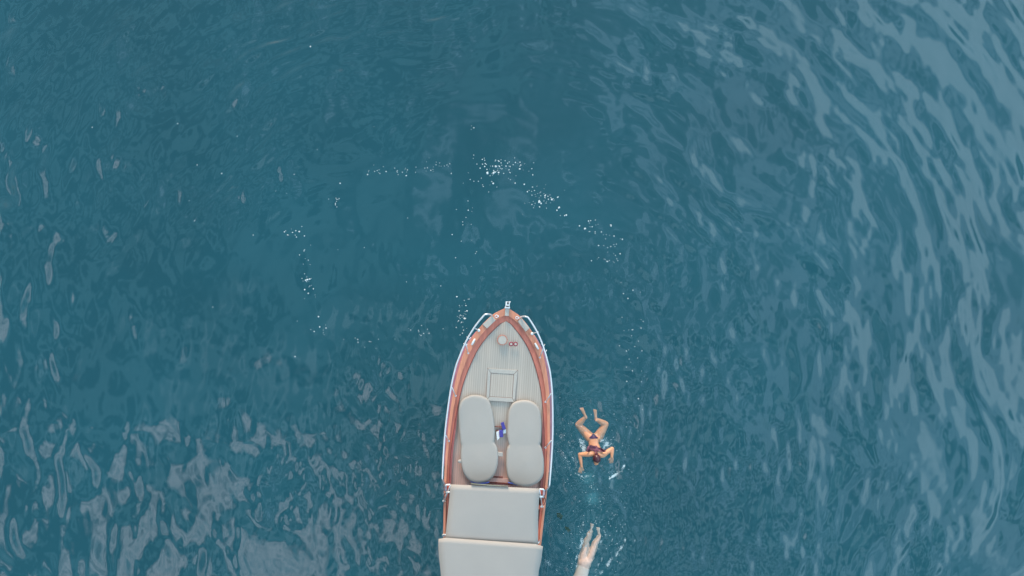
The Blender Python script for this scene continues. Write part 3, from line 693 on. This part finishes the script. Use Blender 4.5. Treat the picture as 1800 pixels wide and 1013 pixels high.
# legs
hpL, knL, anL = at(1036.5, 769, -.09), at(1016.3, 747, -.11), at(1029.5, 733, -.05)
hpR, knR, anR = at(1051, 769, -.09), at(1064.5, 746, -.11), at(1047.5, 737, -.05)
for hp, kn, an, toe in ((hpL, knL, anL, at(1021.8, 716.5, -.03)), (hpR, knR, anR, at(1046, 719.5, -.03))):
    limb(bm, [hp, hp.lerp(kn, .45), kn], [.112, .098, .072]); limb(bm, [kn, kn.lerp(an, .35), an], [.070, .066, .036])
    foot(bm, an, toe, UPZ)
body = obj('body', bm, M_skin, p1_); body_mods(body, .008, 4)
# eyes and mouth
fe = Vector((0, 0, 0))
for sx in (-1, 1):
    bm = bmesh.new(); ball(bm, fc_ + fd_ * .060 + fs * sx * .026 + UPZ * .016, .010, 2); obj('eye', bm, M_eye, p1_)
bm = bmesh.new(); ball(bm, fc_ + fd_ * .058 - UPZ * .042, .018, 2, (1.2, .45, .4)); obj('mouth', bm, M_lip, p1_)
# hair: cap drawn back with a knot at the nape
bm = bmesh.new(); ball(bm, hd + UPZ * .014 - fd_ * .012, .098, 3, (.88, 1.06, .98)); ball(bm, hd - fd_ * .085 + UPZ * .02, .035, 2)
tube(bm, [hd - fd_ * .08 + UPZ * .015, hd - fd_ * .13 + UPZ * -.01, hd - fd_ * .17 - UPZ * .02], [.026, .018, .008], 8)
for v in bm.verts:      # hair line: bare face in front
    d_ = (v.co - hd); 
    if d_.dot(fd_) > .058 and d_.z < .075: v.co -= fd_ * .04
obj('hair', bm, M_hair, p1_)
# swimwear
bm = bmesh.new(); rings = []
def surf(c_, a, b, ang, g): return Vector(c_) + Vector((math.cos(ang) * (a + g), 0, 0)) + UPZ * (math.sin(ang) * (b + g))
Q = ctr([(*c_, a, b) for c_, a, b in secs], 10)
def band(bm, i0, i1, half0, half1, g=.010, n_=16):
    rs = []
    for i in range(i0, i1 + 1):
        f_ = (i - i0) / max(1, i1 - i0); h_ = half0 + (half1 - half0) * f_; q = Q[i]
        rs.append([surf(q[:3], q[3], q[4], math.pi/2 + h_ * (2*k/n_ - 1), g) for k in range(n_ + 1)] + [surf(q[:3], q[3], q[4], math.pi/2 - h_ * (2*k/n_ - 1), g - .006) for k in range(n_ + 1)])
    loft(bm, rs)
bm = bmesh.new()
T_ = [(1032.5, 772.5), (1054.5, 772), (1050, 768.5), (1046, 764.5), (1043.5, 761.8), (1040.5, 764.5), (1036.5, 768.8)]
top = []; 
c2 = (1043.5, 768.5)
rs = []
for f_ in (1.0, .98, .75, .5, .25, .03):
    rg = []
    for x, y in T_:
        X_, Y_ = c2[0] + (x - c2[0]) * f_, c2[1] + (y - c2[1]) * f_
        ux = (X_ - 1043.5) / 11.5
        z = -.075 + .103 * math.sqrt(max(0, 1 - ux * ux * .9)) - .010 * (768 - Y_) * .5 + (0 if f_ < .99 else -.012)
        lift_ = .012 * math.exp(-((abs(ux) - .45) / .3) ** 2)
        rg.append(at(X_, Y_, z + lift_ + .006))
    rs.append(rg)
loft(bm, rs); sw = obj('swimsuit_bottom', bm, M_bik, p1_)
sm = sw.modifiers.new('sub', 'SUBSURF'); sm.levels = 1; sm.render_levels = 2
shr = sw.modifiers.new('wrap', 'SHRINKWRAP'); shr.target = body; shr.wrap_method = 'PROJECT'; shr.use_project_z = True; shr.use_negative_direction = True; shr.use_positive_direction = True; shr.offset = .007
T_ = [(1030, 793), (1033, 785), (1038, 783.5), (1045, 785), (1049, 784.5), (1052, 787.5), (1058, 788.5), (1066, 793), (1062, 795.2), (1052, 794), (1046, 794.5), (1038, 793.5), (1033, 795)]
bm = bmesh.new(); c2 = (1046, 790); rs = []
for f_ in (1.0, .98, .8, .6, .4, .2, .03):
    rs.append([at(c2[0] + (x - c2[0]) * f_, c2[1] + (y - c2[1]) * f_, .11 if f_ < .99 else .095) for x, y in T_])
loft(bm, rs); sw = obj('swimsuit_top', bm, M_top, p1_)
shr = sw.modifiers.new('wrap', 'SHRINKWRAP'); shr.target = body; shr.wrap_method = 'PROJECT'; shr.use_project_z = True; shr.use_negative_direction = True; shr.use_positive_direction = True; shr.offset = .008
bm = bmesh.new(); tube(bm, [at(1046.5, 794, .10), at(1047.2, 798, .11), at(1048, 801, .10)], .014, 8); obj('neck_strap', bm, M_top, p1_)

# --- swimmer leaving the frame, seen from the lower back to the feet
p2_ = empty('person', at(1025, 1000, 0)); tag(p2_, 'fair-skinned swimmer lying stretched out at the bottom edge, legs together and pale torso', 'person')
secs2 = [(at(1030, 976, -.08), .10, .06), (at(1028, 986, -.06), .155, .10), (at(1025, 998, -.06), .135, .085), (at(1022, 1010, -.03), .14, .09), (at(1018.5, 1024, -.01), .17, .10), (at(1016, 1034, .0), .15, .085), (at(1014.5, 1039, .02), .06, .055)]
bm = bmesh.new(); torso(bm, secs2, UPZ)
for sx in (-1, 1): ball(bm, at(1029 + sx * 5.5, 984, -.065), .085, 2)
hd2 = at(1012.5, 1048, .04); capsule(bm, secs2[-1][0], hd2, .05, .05); ball(bm, hd2, .095, 3, (.84, 1.05, 1.1)); ball(bm, hd2 - Vector((.01, .06, .05)), .055, 2)
hpL, knL, anL = at(1023.5, 984, -.08), at(1031, 952, -.09), at(1039, 934, -.08)
hpR, knR, anR = at(1034.5, 984, -.08), at(1045.5, 957, -.07), at(1053.5, 941, -.04)
for hp, kn, an, toe in ((hpL, knL, anL, at(1041, 921, -.05)), (hpR, knR, anR, at(1051, 927.5, -.02))):
    limb(bm, [hp, hp.lerp(kn, .45), kn], [.100, .090, .070]); limb(bm, [kn, kn.lerp(an, .35), an], [.068, .066, .044])
    foot(bm, an, toe, UPZ)
for sx, el, wr in ((-1, at(1000, 1042, -.1), at(1003, 1062, -.12)), (1, at(1034, 1040, -.1), at(1026, 1062, -.12))):
    sh = at(1016 + sx * 13, 1032, 0); limb(bm, [at(1016, 1031, 0), sh, el], [.06, .058, .04]); limb(bm, [el, el.lerp(wr, .4), wr], [.038, .04, .026])
    hand(bm, wr, wr - el, Vector((-sx, 0, 0)))
b2 = obj('body', bm, M_skin2, p2_); body_mods(b2, .009, 4)
tx = bpy.data.textures.new('refraction_wobble', 'CLOUDS'); tx.noise_scale = .10
dm = b2.modifiers.new('wave', 'DISPLACE'); dm.texture = tx; dm.direction = 'X'; dm.strength = .055; dm.mid_level = .5  # sideways wobble put into the body shape to imitate refraction by the water
bm = bmesh.new(); sec3 = [(c_, a, b) for c_, a, b in secs2[2:6]]
sec3 = [(at(1026, 995.5, -.065), .125, .080)] + sec3
shell = ctr([(*c_, a, b) for c_, a, b in sec3], 6)
tube(bm, [Vector(q[:3]) for q in shell], [q[3] + .012 for q in shell], 28, UPZ, [q[4] + .012 for q in shell]); obj('torso_shell', bm, M_torso, p2_)  # pale shell round the torso
bm = bmesh.new(); ball(bm, hd2 + Vector((0, .012, .014)), .100, 3, (.87, 1.0, 1.0)); obj('hair', bm, M_hair, p2_)

# ------------------------------------------------------------------ bubbles floating on the water
random.seed(4); bm = bmesh.new()
def bub(x, y, r_):
    p = at(x, y, 0); p.z = wz(p.x, p.y) + r_ * .1
    ball(bm, p, r_, 1, (random.uniform(.8, 1.2), random.uniform(.8, 1.2), .55))
big_b = [(844, 296, 3), (852, 293, 3.2), (856, 305, 5), (868, 304, 5), (876.5, 304, 3.5), (871.5, 293, 4), (878, 293, 3), (867, 323, 4), (889.5, 292.5, 3), (913.5, 297.5, 4), (936.5, 308, 3), (905.5, 322.5, 3),
         (921.5, 324.5, 3.4), (948, 355, 5), (951, 358, 4), (948.5, 364, 3.2), (927, 337.5, 3), (958, 344.5, 3), (970, 351, 4), (980, 347, 3.2), (983, 365, 3.6), (979, 370, 3), (995.5, 378.5, 3.4), (1018.5, 397.5, 3.4), (1028, 402.5, 4.4),
         (1034.5, 389, 3.4), (1057, 408, 2.6), (1046, 408, 2.4), (1073, 396, 2.4), (1094, 421, 3), (1052, 432, 2.6), (877, 284, 2.6), (888, 283, 2.2), (895, 285, 2.4), (906, 286, 2.6), (914, 285.5, 2.4), (902, 290, 2.4), (852, 282, 2.4), (853, 288, 2.6), (882, 297.5, 2.4),
         (540, 492, 4), (544, 491, 3.4), (537, 493, 3), (535.5, 509.5, 3), (542, 516, 3.2), (551, 508, 2.6), (526, 407.5, 3), (535, 415, 2.6), (521, 417, 2.2), (500, 408, 2.4), (560, 557, 3), (562, 575, 3), (573, 577, 2.6), (646, 307, 2.4),
         (803, 522, 3.6), (819, 537.5, 2.8), (821, 547, 3.2), (807, 547, 3), (817, 561, 4.6), (813, 586, 2.6), (802, 576, 2.2), (809, 554, 1.8), (825, 526, 2), (519, 627, 2.6), (545.5, 82, 2.6), (162, 224, 2.2), (312, 217.5, 2.2), (346, 290, 2.2), (374, 540, 2), (342.5, 388.5, 2), (445, 413.5, 2)]
for x, y, d_ in big_b:
    if d_ > 4.2:
        for _ in range(4): bub(x + random.gauss(0, 1.3), y + random.gauss(0, 1.1), d_ / 80 * .30)
    else: bub(x, y, d_ / 80 * .44)
for cx_, cy_, sx_, sy_, n_ in ((875, 292, 18, 8, 40), (905, 300, 16, 12, 16), (945, 345, 16, 14, 34), (965, 350, 14, 14, 10), (985, 368, 8, 8, 4), (1045, 400, 20, 10, 14), (1080, 430, 14, 16, 14), (1085, 470, 12, 20, 10), (700, 301, 20, 5, 18), (752, 293, 14, 5, 10), (668, 303, 12, 4, 5),
                               (590, 355, 6, 6, 8), (522, 410, 12, 12, 8), (540, 440, 10, 18, 7), (537, 490, 9, 14, 11), (545, 520, 6, 18, 5), (566, 577, 10, 8, 6), (812, 550, 7, 20, 26), (820, 400, 12, 40, 18), (845, 330, 16, 12, 10), (780, 290, 20, 3, 8),
                               (735, 585, 20, 8, 12), (640, 598, 30, 6, 10), (1110, 600, 16, 60, 30), (1060, 455, 12, 8, 6), (600, 400, 140, 110, 18), (830, 225, 10, 8, 3)):
    for _ in range(n_): bub(random.gauss(cx_, sx_), random.gauss(cy_, sy_), random.choice((.006, .007, .009, .010, .013)))
# froth thrown up round the swimmers and along the hull
for cx_, cy_, sx_, sy_, n_ in ((1068, 782, 8, 8, 70), (1024, 782, 4, 8, 40), (1085, 832, 10, 5, 34), (1110, 770, 14, 50, 60), (1002, 800, 10, 26, 45), (985, 770, 6, 40, 40), (1050, 935, 26, 18, 90), (1090, 965, 14, 16, 50), (1078, 985, 10, 12, 30), (1018, 960, 8, 24, 50),
                               (1040, 870, 20, 22, 80), (1025, 838, 12, 6, 30), (1000, 995, 14, 14, 30), (1080, 905, 26, 24, 40), (1035, 745, 26, 20, 30)):
    for _ in range(int(n_ * .6)): bub(random.gauss(cx_, sx_), random.gauss(cy_, sy_), random.choice((.004, .004, .005, .006, .008)))
tag(obj('foam_bubbles', bm, M_bub), 'white bubbles and froth flecks scattered in rings on the water', None, None, 'stuff')

# ------------------------------------------------------------------ thin dark green patches between boat and swimmers
for (x, y, a_, b_, rot, lab) in ((984, 908, 6, 5, .3, 'dark green patch just under the surface beside the canopy edge of the boat'), (998, 932, 4, 5, 1.0, 'smaller dark green patch up and left of the stretched-out swimmer')):
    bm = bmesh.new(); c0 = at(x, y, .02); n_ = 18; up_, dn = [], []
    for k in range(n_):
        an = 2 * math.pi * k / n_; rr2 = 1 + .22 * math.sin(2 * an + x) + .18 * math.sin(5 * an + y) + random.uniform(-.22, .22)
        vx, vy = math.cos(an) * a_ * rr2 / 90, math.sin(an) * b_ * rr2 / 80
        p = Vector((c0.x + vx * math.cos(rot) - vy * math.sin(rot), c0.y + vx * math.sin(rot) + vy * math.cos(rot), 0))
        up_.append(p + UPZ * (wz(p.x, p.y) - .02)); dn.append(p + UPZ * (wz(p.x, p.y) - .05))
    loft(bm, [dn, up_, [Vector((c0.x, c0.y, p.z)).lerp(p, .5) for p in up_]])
    tag(obj('green_patch', bm, M_green, None, True, Vector((c0.x, c0.y, 0))), lab, 'green_patch', 'dark green patches beside the boat')
